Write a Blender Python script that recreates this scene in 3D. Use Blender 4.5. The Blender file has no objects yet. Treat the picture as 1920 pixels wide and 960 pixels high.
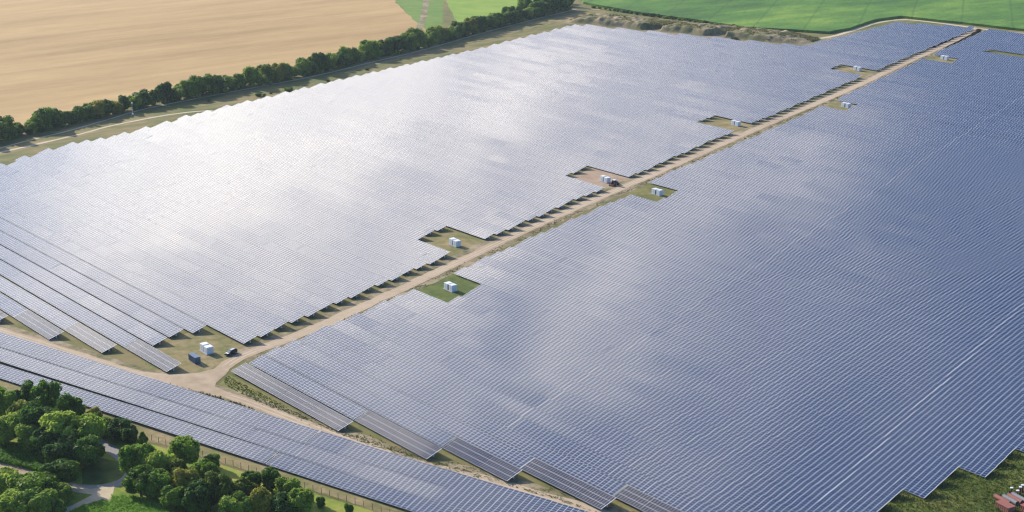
import bpy, math, random
from mathutils import Vector, noise, Matrix
R = math.radians
sc = bpy.context.scene
COL = sc.collection
rnd = random.Random(11)
HAZE = .000035

# ------------------------------------------------------------------ helpers
def mesh_obj(name, verts, faces, mats, parent=None, fm=None, uvs=None, smooth=False, **props):
    me = bpy.data.meshes.new(name)
    me.from_pydata(verts, [], faces)
    for m in (mats if isinstance(mats, (list, tuple)) else [mats]):
        me.materials.append(m)
    if fm: me.polygons.foreach_set('material_index', fm)
    if uvs:
        ul = me.uv_layers.new(name='UVMap')
        flat = []
        for u in uvs: flat.extend(u)
        ul.data.foreach_set('uv', flat)
    if smooth: me.polygons.foreach_set('use_smooth', [True]*len(me.polygons))
    me.update()
    o = bpy.data.objects.new(name, me); COL.objects.link(o)
    if parent: o.parent = parent
    for k, v in props.items(): o[k] = v
    return o

def empty(name, loc, rz=0, **props):
    o = bpy.data.objects.new(name, None); COL.objects.link(o)
    o.location = loc; o.rotation_euler = (0, 0, rz)
    o.empty_display_size = .5
    for k, v in props.items(): o[k] = v
    return o

def clone(src, loc, rz=0, scale=None, **props):
    c = src.copy(); COL.objects.link(c); c.location = loc; c.rotation_euler = (0, 0, rz)
    if scale: c.scale = scale
    for k, v in props.items(): c[k] = v
    for ch in list(src.children):
        d = ch.copy(); COL.objects.link(d); d.parent = c
        for g in list(ch.children):
            e = g.copy(); COL.objects.link(e); e.parent = d
    return c

class MB:
    def __init__(s): s.v = []; s.f = []; s.m = []
    def quad(s, a, b, c, d, m=0):
        n = len(s.v); s.v += [a, b, c, d]; s.f.append((n, n+1, n+2, n+3)); s.m.append(m)
    def box(s, x0, x1, y0, y1, z0, z1, m=0, top=None, bev=0):
        n = len(s.v)
        s.v += [(x0,y0,z0),(x1,y0,z0),(x1,y1,z0),(x0,y1,z0),(x0+bev,y0+bev,z1),(x1-bev,y0+bev,z1),(x1-bev,y1-bev,z1),(x0+bev,y1-bev,z1)]
        for k, q in enumerate(((0,3,2,1),(0,1,5,4),(1,2,6,5),(2,3,7,6),(3,0,4,7),(4,5,6,7))):
            s.f.append(tuple(n+i for i in q)); s.m.append(top if (k == 5 and top is not None) else m)
    def tube(s, p, q, r, r2=None, n=8, m=0, cap=True):
        p = Vector(p); q = Vector(q); r2 = r if r2 is None else r2
        d = (q-p).normalized(); a = d.orthogonal().normalized(); b = d.cross(a)
        k = len(s.v)
        for c, rr in ((p, r), (q, r2)):
            for i in range(n):
                t = 2*math.pi*i/n; s.v.append(tuple(c+a*math.cos(t)*rr+b*math.sin(t)*rr))
        for i in range(n):
            j = (i+1) % n; s.f.append((k+i, k+j, k+n+j, k+n+i)); s.m.append(m)
        if cap:
            s.f.append(tuple(k+n-1-i for i in range(n))); s.m.append(m)
            s.f.append(tuple(k+n+i for i in range(n))); s.m.append(m)
    def build(s, name, mats, parent=None, smooth=False, **p):
        return mesh_obj(name, s.v, s.f, mats, parent, s.m, None, smooth, **p)

def lerpmap(x, pts):
    if x <= pts[0][0]:
        (a, b), (c, d) = pts[0], pts[1]
    elif x >= pts[-1][0]:
        (a, b), (c, d) = pts[-2], pts[-1]
    else:
        for (a, b), (c, d) in zip(pts, pts[1:]):
            if a <= x <= c: break
    return b+(d-b)*(x-a)/(c-a)

ONES = 'zeroth first second third fourth fifth sixth seventh eighth ninth tenth eleventh twelfth thirteenth fourteenth fifteenth sixteenth seventeenth eighteenth nineteenth'.split()
TENS = {2:'twenty',3:'thirty',4:'forty',5:'fifty',6:'sixty',7:'seventy',8:'eighty',9:'ninety'}
def ordinal(n):
    if n < 20: return ONES[n]
    t, u = divmod(n, 10)
    if u == 0: return TENS[t][:-1]+'ieth'
    return TENS[t]+'-'+ONES[u]

# ------------------------------------------------------------------ materials
def newmat(name):
    m = bpy.data.materials.new(name); m.use_nodes = True
    return m, m.node_tree.nodes, m.node_tree.links, m.node_tree.nodes['Principled BSDF']

def plain(name, col, rough=.6, metal=0, ior=1.45, var=.0, scale=3.0, bump=0):
    m, n, l, b = newmat(name)
    b.inputs['Roughness'].default_value = rough; b.inputs['Metallic'].default_value = metal
    b.inputs['IOR'].default_value = ior
    if var:
        tc = n.new('ShaderNodeTexCoord'); nz = n.new('ShaderNodeTexNoise'); nz.inputs['Scale'].default_value = scale
        nz.inputs['Detail'].default_value = 5
        l.new(tc.outputs['Object'], nz.inputs['Vector'])
        mx = n.new('ShaderNodeMix'); mx.data_type = 'RGBA'
        mx.inputs[6].default_value = tuple(c*(1-var) for c in col)+(1,)
        mx.inputs[7].default_value = tuple(min(1, c*(1+var)) for c in col)+(1,)
        l.new(nz.outputs['Fac'], mx.inputs[0]); l.new(mx.outputs[2], b.inputs['Base Color'])
    else:
        b.inputs['Base Color'].default_value = col+(1,)
    return m

def ground_mat(name, stops, big=.02, small=.35, stretch=None, rot=0, bump=.6, fine=2.5, contrast=1.0, spec=.2, lines=None):
    """patchy ground: large patches + small mottling + fine grain through one colour ramp"""
    m, n, l, b = newmat(name)
    b.inputs['Roughness'].default_value = .95; b.inputs['Specular IOR Level'].default_value = spec
    tc = n.new('ShaderNodeTexCoord'); mp = n.new('ShaderNodeMapping')
    mp.inputs['Rotation'].default_value = (0, 0, rot)
    if stretch: mp.inputs['Scale'].default_value = stretch
    l.new(tc.outputs['Object'], mp.inputs['Vector'])
    outs = []
    for s, d, wgt in ((big, 5, .5), (small, 5, .32), (fine, 3, .18)):
        z = n.new('ShaderNodeTexNoise'); z.inputs['Scale'].default_value = s; z.inputs['Detail'].default_value = d
        z.inputs['Roughness'].default_value = .6
        l.new(mp.outputs[0], z.inputs['Vector'])
        q = n.new('ShaderNodeMath'); q.operation = 'MULTIPLY'; q.inputs[1].default_value = wgt
        l.new(z.outputs['Fac'], q.inputs[0]); outs.append(q)
    a1 = n.new('ShaderNodeMath'); a1.operation = 'ADD'; l.new(outs[0].outputs[0], a1.inputs[0]); l.new(outs[1].outputs[0], a1.inputs[1])
    a2 = n.new('ShaderNodeMath'); a2.operation = 'ADD'; l.new(a1.outputs[0], a2.inputs[0]); l.new(outs[2].outputs[0], a2.inputs[1])
    mr = n.new('ShaderNodeMapRange'); mr.inputs[1].default_value = .5-.17/contrast; mr.inputs[2].default_value = .5+.17/contrast
    l.new(a2.outputs[0], mr.inputs[0])
    cr = n.new('ShaderNodeValToRGB'); e = cr.color_ramp.elements
    while len(e) < len(stops): e.new(.5)
    for k, c in enumerate(stops):
        e[k].position = k/(len(stops)-1); e[k].color = c+(1,)
    l.new(mr.outputs[0], cr.inputs[0])
    col = cr.outputs[0]
    if lines:   # (scale along x of rotated coords, dark colour, width, rotation)
        sp, dark, w, lrot = lines
        m2 = n.new('ShaderNodeMapping'); m2.inputs['Rotation'].default_value = (0, 0, lrot); l.new(tc.outputs['Object'], m2.inputs['Vector'])
        sx = n.new('ShaderNodeSeparateXYZ'); l.new(m2.outputs[0], sx.inputs[0])
        nz = n.new('ShaderNodeTexNoise'); nz.inputs['Scale'].default_value = .05; l.new(m2.outputs[0], nz.inputs['Vector'])
        ad = n.new('ShaderNodeMath'); ad.operation = 'MULTIPLY_ADD'; ad.inputs[1].default_value = 2.5
        l.new(nz.outputs['Fac'], ad.inputs[0]); l.new(sx.outputs['X'], ad.inputs[2])
        dv = n.new('ShaderNodeMath'); dv.operation = 'DIVIDE'; dv.inputs[1].default_value = sp; l.new(ad.outputs[0], dv.inputs[0])
        fr = n.new('ShaderNodeMath'); fr.operation = 'FRACT'; l.new(dv.outputs[0], fr.inputs[0])
        lt = n.new('ShaderNodeMath'); lt.operation = 'LESS_THAN'; lt.inputs[1].default_value = w; l.new(fr.outputs[0], lt.inputs[0])
        mu = n.new('ShaderNodeMath'); mu.operation = 'MULTIPLY'; mu.inputs[1].default_value = .32; l.new(lt.outputs[0], mu.inputs[0])
        mx = n.new('ShaderNodeMix'); mx.data_type = 'RGBA'; l.new(mu.outputs[0], mx.inputs[0]); l.new(col, mx.inputs[6]); mx.inputs[7].default_value = dark+(1,)
        col = mx.outputs[2]
    l.new(col, b.inputs['Base Color'])
    bp = n.new('ShaderNodeBump'); bp.inputs['Strength'].default_value = bump; bp.inputs['Distance'].default_value = .5
    l.new(a2.outputs[0], bp.inputs['Height']); l.new(bp.outputs[0], b.inputs['Normal'])
    return m

def panel_mat(name, lu, lv, cell_a, cell_b, frame):
    """glass modules: UV counted in modules; aluminium frame lines, per-module and per-table tint"""
    m, n, l, b = newmat(name)
    uv = n.new('ShaderNodeUVMap'); sp = n.new('ShaderNodeSeparateXYZ'); l.new(uv.outputs[0], sp.inputs[0])
    def M(op, a, bb=None, c=None):
        q = n.new('ShaderNodeMath'); q.operation = op
        for i, x in enumerate((a, bb, c)):
            if x is None: continue
            if isinstance(x, (int, float)): q.inputs[i].default_value = x
            else: l.new(x, q.inputs[i])
        return q.outputs[0]
    def edge(s, w):
        f = M('FRACT', s); d = M('ABSOLUTE', M('SUBTRACT', f, .5))
        return M('GREATER_THAN', d, .5-w/2)
    fx = edge(sp.outputs[0], lu); fy = edge(sp.outputs[1], lv)
    fr = M('MAXIMUM', fx, fy)
    wn = n.new('ShaderNodeTexWhiteNoise'); wn.noise_dimensions = '3D'
    cb = n.new('ShaderNodeCombineXYZ')
    oi = n.new('ShaderNodeObjectInfo')
    l.new(M('FLOOR', sp.outputs[0]), cb.inputs[0]); l.new(M('FLOOR', sp.outputs[1]), cb.inputs[1]); l.new(M('MULTIPLY', oi.outputs['Random'], 977), cb.inputs[2])
    l.new(cb.outputs[0], wn.inputs['Vector'])
    wt = n.new('ShaderNodeTexWhiteNoise'); wt.noise_dimensions = '2D'
    cb2 = n.new('ShaderNodeCombineXYZ'); l.new(M('FLOOR', M('DIVIDE', sp.outputs[0], 8.0)), cb2.inputs[0]); l.new(M('MULTIPLY', oi.outputs['Random'], 731), cb2.inputs[1])
    l.new(cb2.outputs[0], wt.inputs['Vector'])
    # broad soft noise: neighbouring tables share a tint
    tc = n.new('ShaderNodeTexCoord'); bt = n.new('ShaderNodeTexNoise'); bt.inputs['Scale'].default_value = .03; bt.inputs['Detail'].default_value = 3
    mpb = n.new('ShaderNodeMapping'); mpb.inputs['Scale'].default_value = (.6, 2.2, 1); l.new(tc.outputs['Object'], mpb.inputs['Vector']); l.new(mpb.outputs[0], bt.inputs['Vector'])
    f = M('ADD', M('ADD', M('MULTIPLY', wn.outputs['Value'], .34), M('MULTIPLY', wt.outputs['Value'], .2)), M('MULTIPLY', M('SUBTRACT', bt.outputs['Fac'], .25), .9))
    mx = n.new('ShaderNodeMix'); mx.data_type = 'RGBA'; l.new(f, mx.inputs[0])
    mx.inputs[6].default_value = cell_a+(1,); mx.inputs[7].default_value = cell_b+(1,)
    m2 = n.new('ShaderNodeMix'); m2.data_type = 'RGBA'; l.new(fr, m2.inputs[0]); l.new(mx.outputs[2], m2.inputs[6]); m2.inputs[7].default_value = frame+(1,)
    l.new(m2.outputs[2], b.inputs['Base Color'])
    b.inputs['IOR'].default_value = 1.4
    # dust film: slightly different sheen from table to table
    rg = M('ADD', M('MULTIPLY', wt.outputs['Value'], .02), .055)
    l.new(rg, b.inputs['Roughness'])
    return m

def leaf_mat(name, a, b_, c, trans=.5):
    m, n, l, b = newmat(name)
    b.inputs['Roughness'].default_value = .55; b.inputs['Specular IOR Level'].default_value = .12
    tc = n.new('ShaderNodeTexCoord'); oi = n.new('ShaderNodeObjectInfo')
    nz = n.new('ShaderNodeTexNoise'); nz.inputs['Scale'].default_value = .9; nz.inputs['Detail'].default_value = 4
    l.new(tc.outputs['Object'], nz.inputs['Vector'])
    n2 = n.new('ShaderNodeTexNoise'); n2.inputs['Scale'].default_value = 11; n2.inputs['Detail'].default_value = 2; l.new(tc.outputs['Object'], n2.inputs['Vector'])  # fine colour noise, its pale end standing for sunlit leaf highlights
    av = n.new('ShaderNodeMix'); av.inputs[0].default_value = .5; l.new(nz.outputs['Fac'], av.inputs[2]); l.new(n2.outputs['Fac'], av.inputs[3])
    cr = n.new('ShaderNodeValToRGB'); e = cr.color_ramp.elements; e.new(.5)
    for k, (p, q) in enumerate(((.36, a), (.5, b_), (.66, c))): e[k].position = p; e[k].color = q+(1,)
    ad = n.new('ShaderNodeMath'); ad.operation = 'MULTIPLY_ADD'; ad.inputs[1].default_value = .3; l.new(oi.outputs['Random'], ad.inputs[0])
    sb = n.new('ShaderNodeMath'); sb.operation = 'SUBTRACT'; sb.inputs[1].default_value = .15
    l.new(av.outputs[0], sb.inputs[0]); l.new(sb.outputs[0], ad.inputs[2]); l.new(ad.outputs[0], cr.inputs[0])
    l.new(cr.outputs[0], b.inputs['Base Color'])
    tr = n.new('ShaderNodeBsdfTranslucent'); ms = n.new('ShaderNodeMixShader'); ms.inputs[0].default_value = trans
    l.new(cr.outputs[0], tr.inputs[0]); l.new(b.outputs[0], ms.inputs[1]); l.new(tr.outputs[0], ms.inputs[2])
    l.new(ms.outputs[0], n['Material Output'].inputs[0])
    return m

M_LAND = panel_mat('landscape_modules', .068, .080, (.003, .030, .100), (.022, .046, .104), (.68, .73, .80))
M_PORT = panel_mat('portrait_modules', .065, .05, (.006, .014, .045), (.030, .034, .060), (.60, .62, .66))
M_ALU = plain('aluminium_edge', (.78, .79, .80), .4)
M_STEEL = plain('galvanised_steel', (.30, .31, .32), .5, .5)
M_BACK = plain('module_backsheet', (.10, .10, .11), .7)
M_WHITE = plain('white_paint', (.78, .79, .80), .5, var=.05)
M_OFFW = plain('off_white_render', (.66, .68, .70), .6, var=.05)
M_DARKGLASS = plain('dark_louvre', (.05, .07, .09), .4)
M_CONC = plain('concrete', (.36, .34, .31), .9, var=.2, scale=1.5)
M_BLUE = plain('blue_container_paint', (.045, .10, .19), .5, var=.15)
M_BLUETOP = plain('pale_blue_roof', (.26, .34, .42), .6, var=.1)  # roof in a lighter blue than the body
M_BLACK = plain('black_rubber', (.02, .02, .02), .7)
M_CARDK = plain('dark_car_paint', (.012, .018, .03), .15, ior=1.5)
M_GLASS = plain('car_glass', (.02, .03, .035), .05)
M_CHROME = plain('silver_trim', (.6, .6, .62), .25, .8)
M_RED = plain('red_machine_paint', (.14, .025, .022), .4, var=.15)
M_RUST = plain('rusty_red_steel', (.30, .095, .065), .7, var=.25, scale=2)
M_GREYPIPE = plain('weathered_grey_steel', (.20, .20, .215), .6, var=.25, scale=2)
M_MAROON = plain('maroon_paint', (.14, .025, .035), .6, var=.2)
M_SALMON = plain('salmon_paint', (.33, .12, .085), .6, var=.12)
M_BARK = plain('bark', (.12, .09, .065), .9, var=.3)
M_WOOD = plain('fence_wood', (.13, .10, .08), .9, var=.2)
M_WIRE = plain('wire', (.16, .16, .16), .6, .4)
M_STONE = plain('stone', (.22, .17, .13), .9, var=.3)

L_MID = leaf_mat('leaves_mid', (.060, .135, .018), (.20, .33, .034), (.46, .55, .08))
L_DARK = leaf_mat('leaves_dark', (.042, .110, .020), (.13, .25, .034), (.33, .43, .06))
L_BRIGHT = leaf_mat('leaves_bright', (.065, .15, .018), (.14, .27, .030), (.26, .38, .05))
L_OLIVE = leaf_mat('leaves_olive', (.085, .14, .022), (.20, .25, .038), (.40, .36, .06))
L_HEDGE = leaf_mat('leaves_hedgerow', (.048, .115, .026), (.14, .24, .038), (.34, .42, .065))
L_CORN = leaf_mat('leaves_maize', (.08, .20, .02), (.17, .36, .03), (.28, .48, .05), .4)
L_WEED = leaf_mat('leaves_weed', (.08, .10, .03), (.15, .155, .05), (.28, .24, .10))

G_BASE = ground_mat('dry_meadow', [(.08, .10, .022), (.15, .15, .04), (.23, .19, .075), (.30, .21, .10)], .025, .16, contrast=1.1)
G_LUSH = ground_mat('lush_grass', [(.035, .07, .014), (.075, .115, .022), (.14, .165, .035), (.24, .20, .07)], .05, .25, contrast=1.2)
G_MEADOW = ground_mat('bank_meadow', [(.07, .13, .018), (.17, .24, .028), (.28, .31, .045), (.40, .31, .10)], .05, .3, contrast=1.1)
G_OLIVE = ground_mat('olive_grass', [(.09, .11, .025), (.15, .15, .04), (.22, .20, .06), (.32, .24, .11)], .06, .3, contrast=1.1)
G_ROAD = ground_mat('sandy_track', [(.34, .25, .155), (.50, .375, .25), (.62, .49, .34)], .012, .2, fine=1.8, bump=.3)
G_RUT = ground_mat('packed_track', [(.42, .32, .21), (.58, .45, .31), (.66, .54, .39)], .02, .3, fine=2.0, bump=.2)
G_ROAD_SUN = ground_mat('pale_sunlit_sand', [(.46, .36, .23), (.60, .49, .33), (.70, .58, .42)], .05, .3, bump=.2)  # pale sand, with sunlight on the crossing lightened into the colour
G_VERGE = ground_mat('verge', [(.08, .095, .03), (.20, .17, .08), (.36, .28, .17), (.46, .36, .24)], .06, .3, contrast=1.3)
G_STUBBLE = ground_mat('stubble', [(.36, .22, .09), (.50, .325, .14), (.64, .43, .19)], .009, .05, stretch=(1.0, .12, 1), rot=R(-10), fine=.5, bump=.2, contrast=1.15)
G_GREEN1 = ground_mat('green_pasture', [(.13, .23, .03), (.22, .34, .045), (.36, .44, .07)], .008, .05, contrast=1.0, bump=.2)
G_GREEN2 = ground_mat('green_ley', [(.09, .18, .03), (.14, .24, .04), (.22, .30, .06)], .012, .08, contrast=1.0, bump=.2)
G_MAIZE = ground_mat('maize_canopy', [(.045, .13, .022), (.095, .215, .03), (.21, .33, .045)], .006, .045, fine=.5, bump=1.0, contrast=1.9, stretch=(1, .4, 1), rot=R(-33), lines=(46, (.03, .085, .02), .05, R(-33)))
G_MARGIN = ground_mat('field_margin', [(.07, .11, .025), (.15, .16, .045), (.27, .21, .09), (.42, .30, .15)], .028, .15, stretch=(1, .35, 1), rot=R(-12), contrast=1.5)
G_SPOIL = ground_mat('spoil_bank', [(.10, .12, .035), (.21, .19, .085), (.32, .24, .14), (.46, .38, .24)], .045, .3, contrast=1.4, bump=1)
G_SOIL = ground_mat('bare_soil', [(.30, .20, .13), (.42, .30, .20), (.50, .38, .25)], .08, .5, bump=.4)
G_CLEAR = ground_mat('clearing_soil', [(.10, .125, .030), (.19, .18, .06), (.31, .235, .11), (.42, .32, .18)], .06, .3, contrast=1.2)
G_ASPH = ground_mat('old_asphalt', [(.24, .23, .22), (.32, .30, .28), (.38, .36, .33)], .08, .6, bump=.1)

# ------------------------------------------------------------------ ground sheets
def jitter_poly(pts, step=8, amp=1.0, seed=0):
    out = []
    n = len(pts)
    for i in range(n):
        a = Vector(pts[i]).to_2d(); b = Vector(pts[(i+1) % n]).to_2d()
        L = (b-a).length
        if L > 1500: out.append((a.x, a.y)); continue
        k = max(1, int(L/step))
        for j in range(k):
            p = a.lerp(b, j/k)
            d = noise.noise_vector(Vector((p.x*.11+seed, p.y*.11, seed*1.7)))
            out.append((p.x+d.x*amp, p.y+d.y*amp))
    return out

def sheet(name, pts, z, mat, amp=1.0, step=8, seed=0, height=0, **pr):
    P = jitter_poly(pts, step, amp, seed) if amp else list(pts)
    n = len(P)
    area = sum(P[i][0]*P[(i+1) % n][1]-P[(i+1) % n][0]*P[i][1] for i in range(n))
    if area < 0: P.reverse()
    v = [(x, y, z+height) for x, y in P]; f = [tuple(range(n))]
    if height:
        v += [(x, y, 0) for x, y in P]
        f += [((i+1) % n, i, n+i, n+(i+1) % n) for i in range(n)]
    pr.setdefault('kind', 'structure')
    return mesh_obj(name, v, f, mat, **pr)

def ribbon(name, pts, w, z, mat, amp=.4, step=5, seed=0, **pr):
    """a track: smooth centre line, slightly irregular width"""
    P = [Vector(p) for p in pts]
    dense = []
    for i in range(len(P)-1):
        p0 = P[max(i-1, 0)]; p1 = P[i]; p2 = P[i+1]; p3 = P[min(i+2, len(P)-1)]
        k = max(1, int((p2-p1).length/step))
        for j in range(k):
            t = j/k
            dense.append(.5*((2*p1)+(-p0+p2)*t+(2*p0-5*p1+4*p2-p3)*t*t+(-p0+3*p1-3*p2+p3)*t**3))
    dense.append(P[-1])
    v = []; f = []; ruts = pr.pop('ruts', None); fm_ = []
    for i, p in enumerate(dense):
        d = (dense[min(i+1, len(dense)-1)]-dense[max(i-1, 0)]).normalized(); nrm = Vector((-d.y, d.x))
        wl = (w/2)*(1)+amp*noise.noise(Vector((p.x*.13+seed, p.y*.13, 1.3)))
        wr = (w/2)*(1)+amp*noise.noise(Vector((p.x*.13+seed, p.y*.13, 7.9)))
        if ruts:
            jg = .25*noise.noise(Vector((p.x*.05, p.y*.05, 4)))
            cs = (wl, 1.35+jg, .65+jg, -.65+jg, -1.35+jg, -wr)
            for c in cs: q = p+nrm*c; v.append((q.x, q.y, z))
            if i:
                for c in range(5):
                    a = (i-1)*6+c; f.append((a, a+1, a+7, a+6)); fm_.append(1 if c in (1, 3) else 0)
        else:
            a = p+nrm*wl; b = p-nrm*wr
            v += [(a.x, a.y, z), (b.x, b.y, z)]
            if i: f.append((2*i-2, 2*i-1, 2*i+1, 2*i))
    pr.setdefault('kind', 'structure')
    return mesh_obj(name, v, f, [mat, ruts] if ruts else mat, fm=fm_ if ruts else None, **pr)

mesh_obj('ground', [(-7000, -2500, 0), (3500, -2500, 0), (3500, 7000, 0), (-7000, 7000, 0)], [(0, 1, 2, 3)], G_BASE, kind='structure')

sheet('stubble_field', [(-905, 255), (-946, 370), (-966, 447), (-986, 500), (-995, 560), (-1004, 620), (-1028, 710), (-1048, 785), (-1066, 828), (-1160, 871), (-1270, 929), (-1443, 1023), (-2001, 1361), (-3200, 1800), (-4200, -300), (-1300, -300)], .03, G_STUBBLE, 3, 15)
sheet('pasture', [(-1072, 828), (-1082, 858), (-1105, 866), (-1112.6, 866), (-1254.6, 978.5), (-1897.6, 1482), (-2900, 2300), (-3200, 1800), (-2001, 1361.1), (-1443, 1023.5), (-1270.5, 930.3), (-1165, 872)], .05, G_GREEN2, 2, 12, 3)
sheet('pasture', [(-1086, 866), (-1112, 950), (-1136, 1030), (-1150, 1062), (-1240, 1090), (-1807, 1640), (-2700, 2600), (-2900, 2302), (-1897, 1484), (-1254, 981)], .07, G_GREEN1, 2, 12, 5)
ribbon('farm_track', [(-1075, 806), (-1095.6, 822), (-1171, 888), (-1266, 965), (-1900, 1480)], 6, .1, G_VERGE, 1.0, 15, 2)
sheet('field_margin', [(-900, 318), (-918.5, 355), (-938, 400), (-953, 449.2), (-970, 478), (-978, 520), (-986, 580), (-997, 640), (-1018, 712), (-1040, 783), (-1072, 870), (-1100, 960), (-1121, 1030), (-1126, 1052), (-1060, 1056), (-990, 1062), (-920, 1066), (-880, 1085), (-845, 1104), (-852, 1140), (-868, 1196), (-864, 1232), (-775, 1242), (-730, 1252), (-660, 1262), (-640, 1225), (-1000, 900), (-840, 340)], .03, G_MARGIN, 2, 10, 8)
ribbon('perimeter_path', [(-880, 290), (-901.7, 333.6), (-918.5, 360.8), (-927.8, 386), (-936.7, 415.7), (-950.7, 449.2), (-963, 476.7), (-969.5, 500.4), (-977, 547.4), (-983.7, 596.3), (-992.4, 649.6), (-1011.4, 715), (-1031.2, 785), (-1064.6, 873.1), (-1094.1, 961.7), (-1113.8, 1028.4), (-1119, 1045), (-1100, 1056)], 2.2, .06, G_ROAD_SUN, .5, 6, 1)
ribbon('perimeter_path', [(-885, 305), (-901.7, 333.6), (-907.6, 356.2), (-914.8, 387.4), (-922.8, 417.6), (-930.9, 439.5), (-935.3, 462.2), (-937.7, 482.5), (-936.6, 502.5), (-930.7, 520)], 2.8, .08, G_ROAD_SUN, .6, 6, 4)
ribbon('perimeter_path', [(-985, 670), (-999.7, 706.6), (-1010.1, 746.6), (-1023.5, 802.2), (-1042.3, 865.5), (-1060.6, 934.1), (-1067, 975), (-1040, 992)], 4, .08, G_SPOIL, 1, 8, 6)
ribbon('perimeter_path', [(-880, 1062), (-850, 1078), (-847.1, 1104), (-853, 1132.2), (-862.5, 1168.4), (-869, 1200.7), (-862, 1233), (-820, 1240), (-785, 1240), (-750, 1245), (-700, 1254)], 5, .08, G_ROAD_SUN, .8, 8, 9)
crop = sheet('maize_field', [(-1139, 1069), (-1049, 1064), (-991, 1070.5), (-921, 1074.5), (-892, 1094), (-858, 1110), (-860, 1144.5), (-875, 1200.7), (-872, 1239), (-811.6, 1250), (-768, 1255), (-729, 1262), (-662, 1272), (-400, 1290), (-300, 2600), (-2400, 2700), (-1775, 1640)], 0, G_MAIZE, 1.5, 9, 12, height=2.2)

ROADC = [(-490, 262), (-507, 288), (-514.5, 324), (-531, 380), (-550, 440), (-571, 505), (-598, 600), (-622, 684), (-651, 785), (-690, 926), (-728, 1049), (-758, 1150), (-780, 1216), (-792, 1240)]
ribbon('road_verge', [(p[0], p[1]) for p in ROADC[1:]], 15.5, .03, G_VERGE, 1.6, 6, 21)
BOT = [(-700, 200), (-660, 212), (-624.5, 221.5), (-603.3, 226.8), (-571.9, 235.2), (-544.3, 241.8), (-519.5, 248.6), (-496.5, 257), (-475.2, 264.6), (-454.7, 268.8), (-434.6, 272.1), (-416.2, 275.8), (-396.2, 280), (-377.7, 284.5), (-358.6, 292.3), (-338.7, 298.6), (-319.6, 304.6), (-300.2, 309.4), (-260, 320), (-200, 336)]
ribbon('road_verge', BOT, 12, .045, G_VERGE, 2, 6, 25)
ribbon('main_road', ROADC, 6.6, .075, G_ROAD, 1.0, 5, 30, ruts=G_RUT)
ribbon('boundary_road', BOT, 5.2, .09, G_ROAD, .9, 5, 33, ruts=G_RUT)
sheet('road_junction', [(-520, 250.5), (-508, 259), (-503, 268), (-503.5, 282), (-497, 277.5), (-492.5, 270), (-487, 265.5), (-476, 266.5), (-475, 260.5), (-490, 256), (-505, 250.5)], .105, G_ROAD, .5, 3, 34)
# clearings around the transformer stations: (points), soil material
for i, (pts, mt) in enumerate([  # noqa
    ([(-584, 440), (-592, 466), (-560, 466), (-556, 440)], G_CLEAR), ([(-532, 391), (-538, 421), (-511, 421), (-501, 391)], G_LUSH),
    ([(-632, 583), (-640, 610), (-604, 610), (-600, 583)], G_SOIL), ([(-588, 585), (-592, 610), (-564, 610), (-556, 585)], G_OLIVE),
    ([(-681, 750), (-688, 773), (-652, 773), (-650, 750)], G_MARGIN), ([(-667, 852), (-667, 877), (-643, 877), (-636, 852)], G_CLEAR),
    ([(-744, 970), (-752, 995), (-716, 995), (-712, 965)], G_CLEAR), ([(-732, 1066), (-732, 1090), (-700, 1090), (-695, 1066)], G_CLEAR)]):
    sheet('clearing_ground', pts, .012, mt, 1.2, 4, 40+i)
sheet('compound_ground', [(-545, 268), (-546, 293), (-512, 299), (-505, 285), (-502, 262), (-520, 252)], .012, G_CLEAR, 1.5, 4, 60)
sheet('grass_verge', [(-640, 200), (-600, 216), (-540, 232), (-500, 244), (-470, 254), (-430, 262), (-400, 268), (-360, 279), (-320, 292), (-300, 285), (-370, 250), (-480, 215), (-560, 185), (-640, 160)], .035, G_CLEAR, 1, 6, 61)
sheet('grass_verge', [(-493, 276), (-420, 277), (-378, 285), (-345, 297), (-310, 306), (-200, 335), (-200, 318), (-300, 309), (-360, 290), (-400, 278), (-455, 268), (-480, 266), (-488, 268)], .02, G_OLIVE, 1, 6, 62)
sheet('grass_bank', [(-262, 372), (-266, 400), (-262, 440), (-262, 470), (-200, 500), (-150, 420), (-200, 330), (-262, 322)], .015, G_LUSH, 1, 6, 63)
# lower left corner around the wood
sheet('meadow', [(-580, 195), (-545, 201), (-457, 221), (-388, 243), (-340, 258), (-300, 262), (-330, 200), (-380, 150), (-520, 120), (-620, 150)], .03, G_MEADOW, 1, 5, 70)
ribbon('asphalt_lane', [(-540, 196), (-500, 204), (-473.8, 208), (-459, 208.8), (-449, 208.5), (-440, 206.6), (-435, 202), (-433.6, 197), (-435, 192), (-441, 186), (-455, 180)], 4.4, .05, G_ASPH, .2, 2, 71)
sheet('sandy_crossing', [(-443, 186.8), (-436, 189.5), (-433, 196.8), (-428.6, 194.2), (-424, 191.8), (-409, 191.5), (-400, 191), (-400, 188), (-418, 189.3), (-426.5, 189.5), (-426.5, 182.8), (-424.8, 175), (-428, 170), (-428.8, 180), (-431.5, 188.5), (-439, 183)], .07, G_ROAD_SUN, .25, 2, 72)
sheet('lush_island', [(-452, 194), (-456, 203), (-449, 206.2), (-440, 204.6), (-436.2, 200.5), (-436.6, 194.5), (-441, 189)], .045, G_LUSH, .3, 2, 73)
sheet('bare_field', [(-500, 160), (-481.8, 172.4), (-475.4, 177.3), (-462.1, 182.5), (-455, 180.2), (-454, 172.9), (-470, 160), (-490, 150)], .05, G_SOIL, .6, 3, 74)

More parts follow.
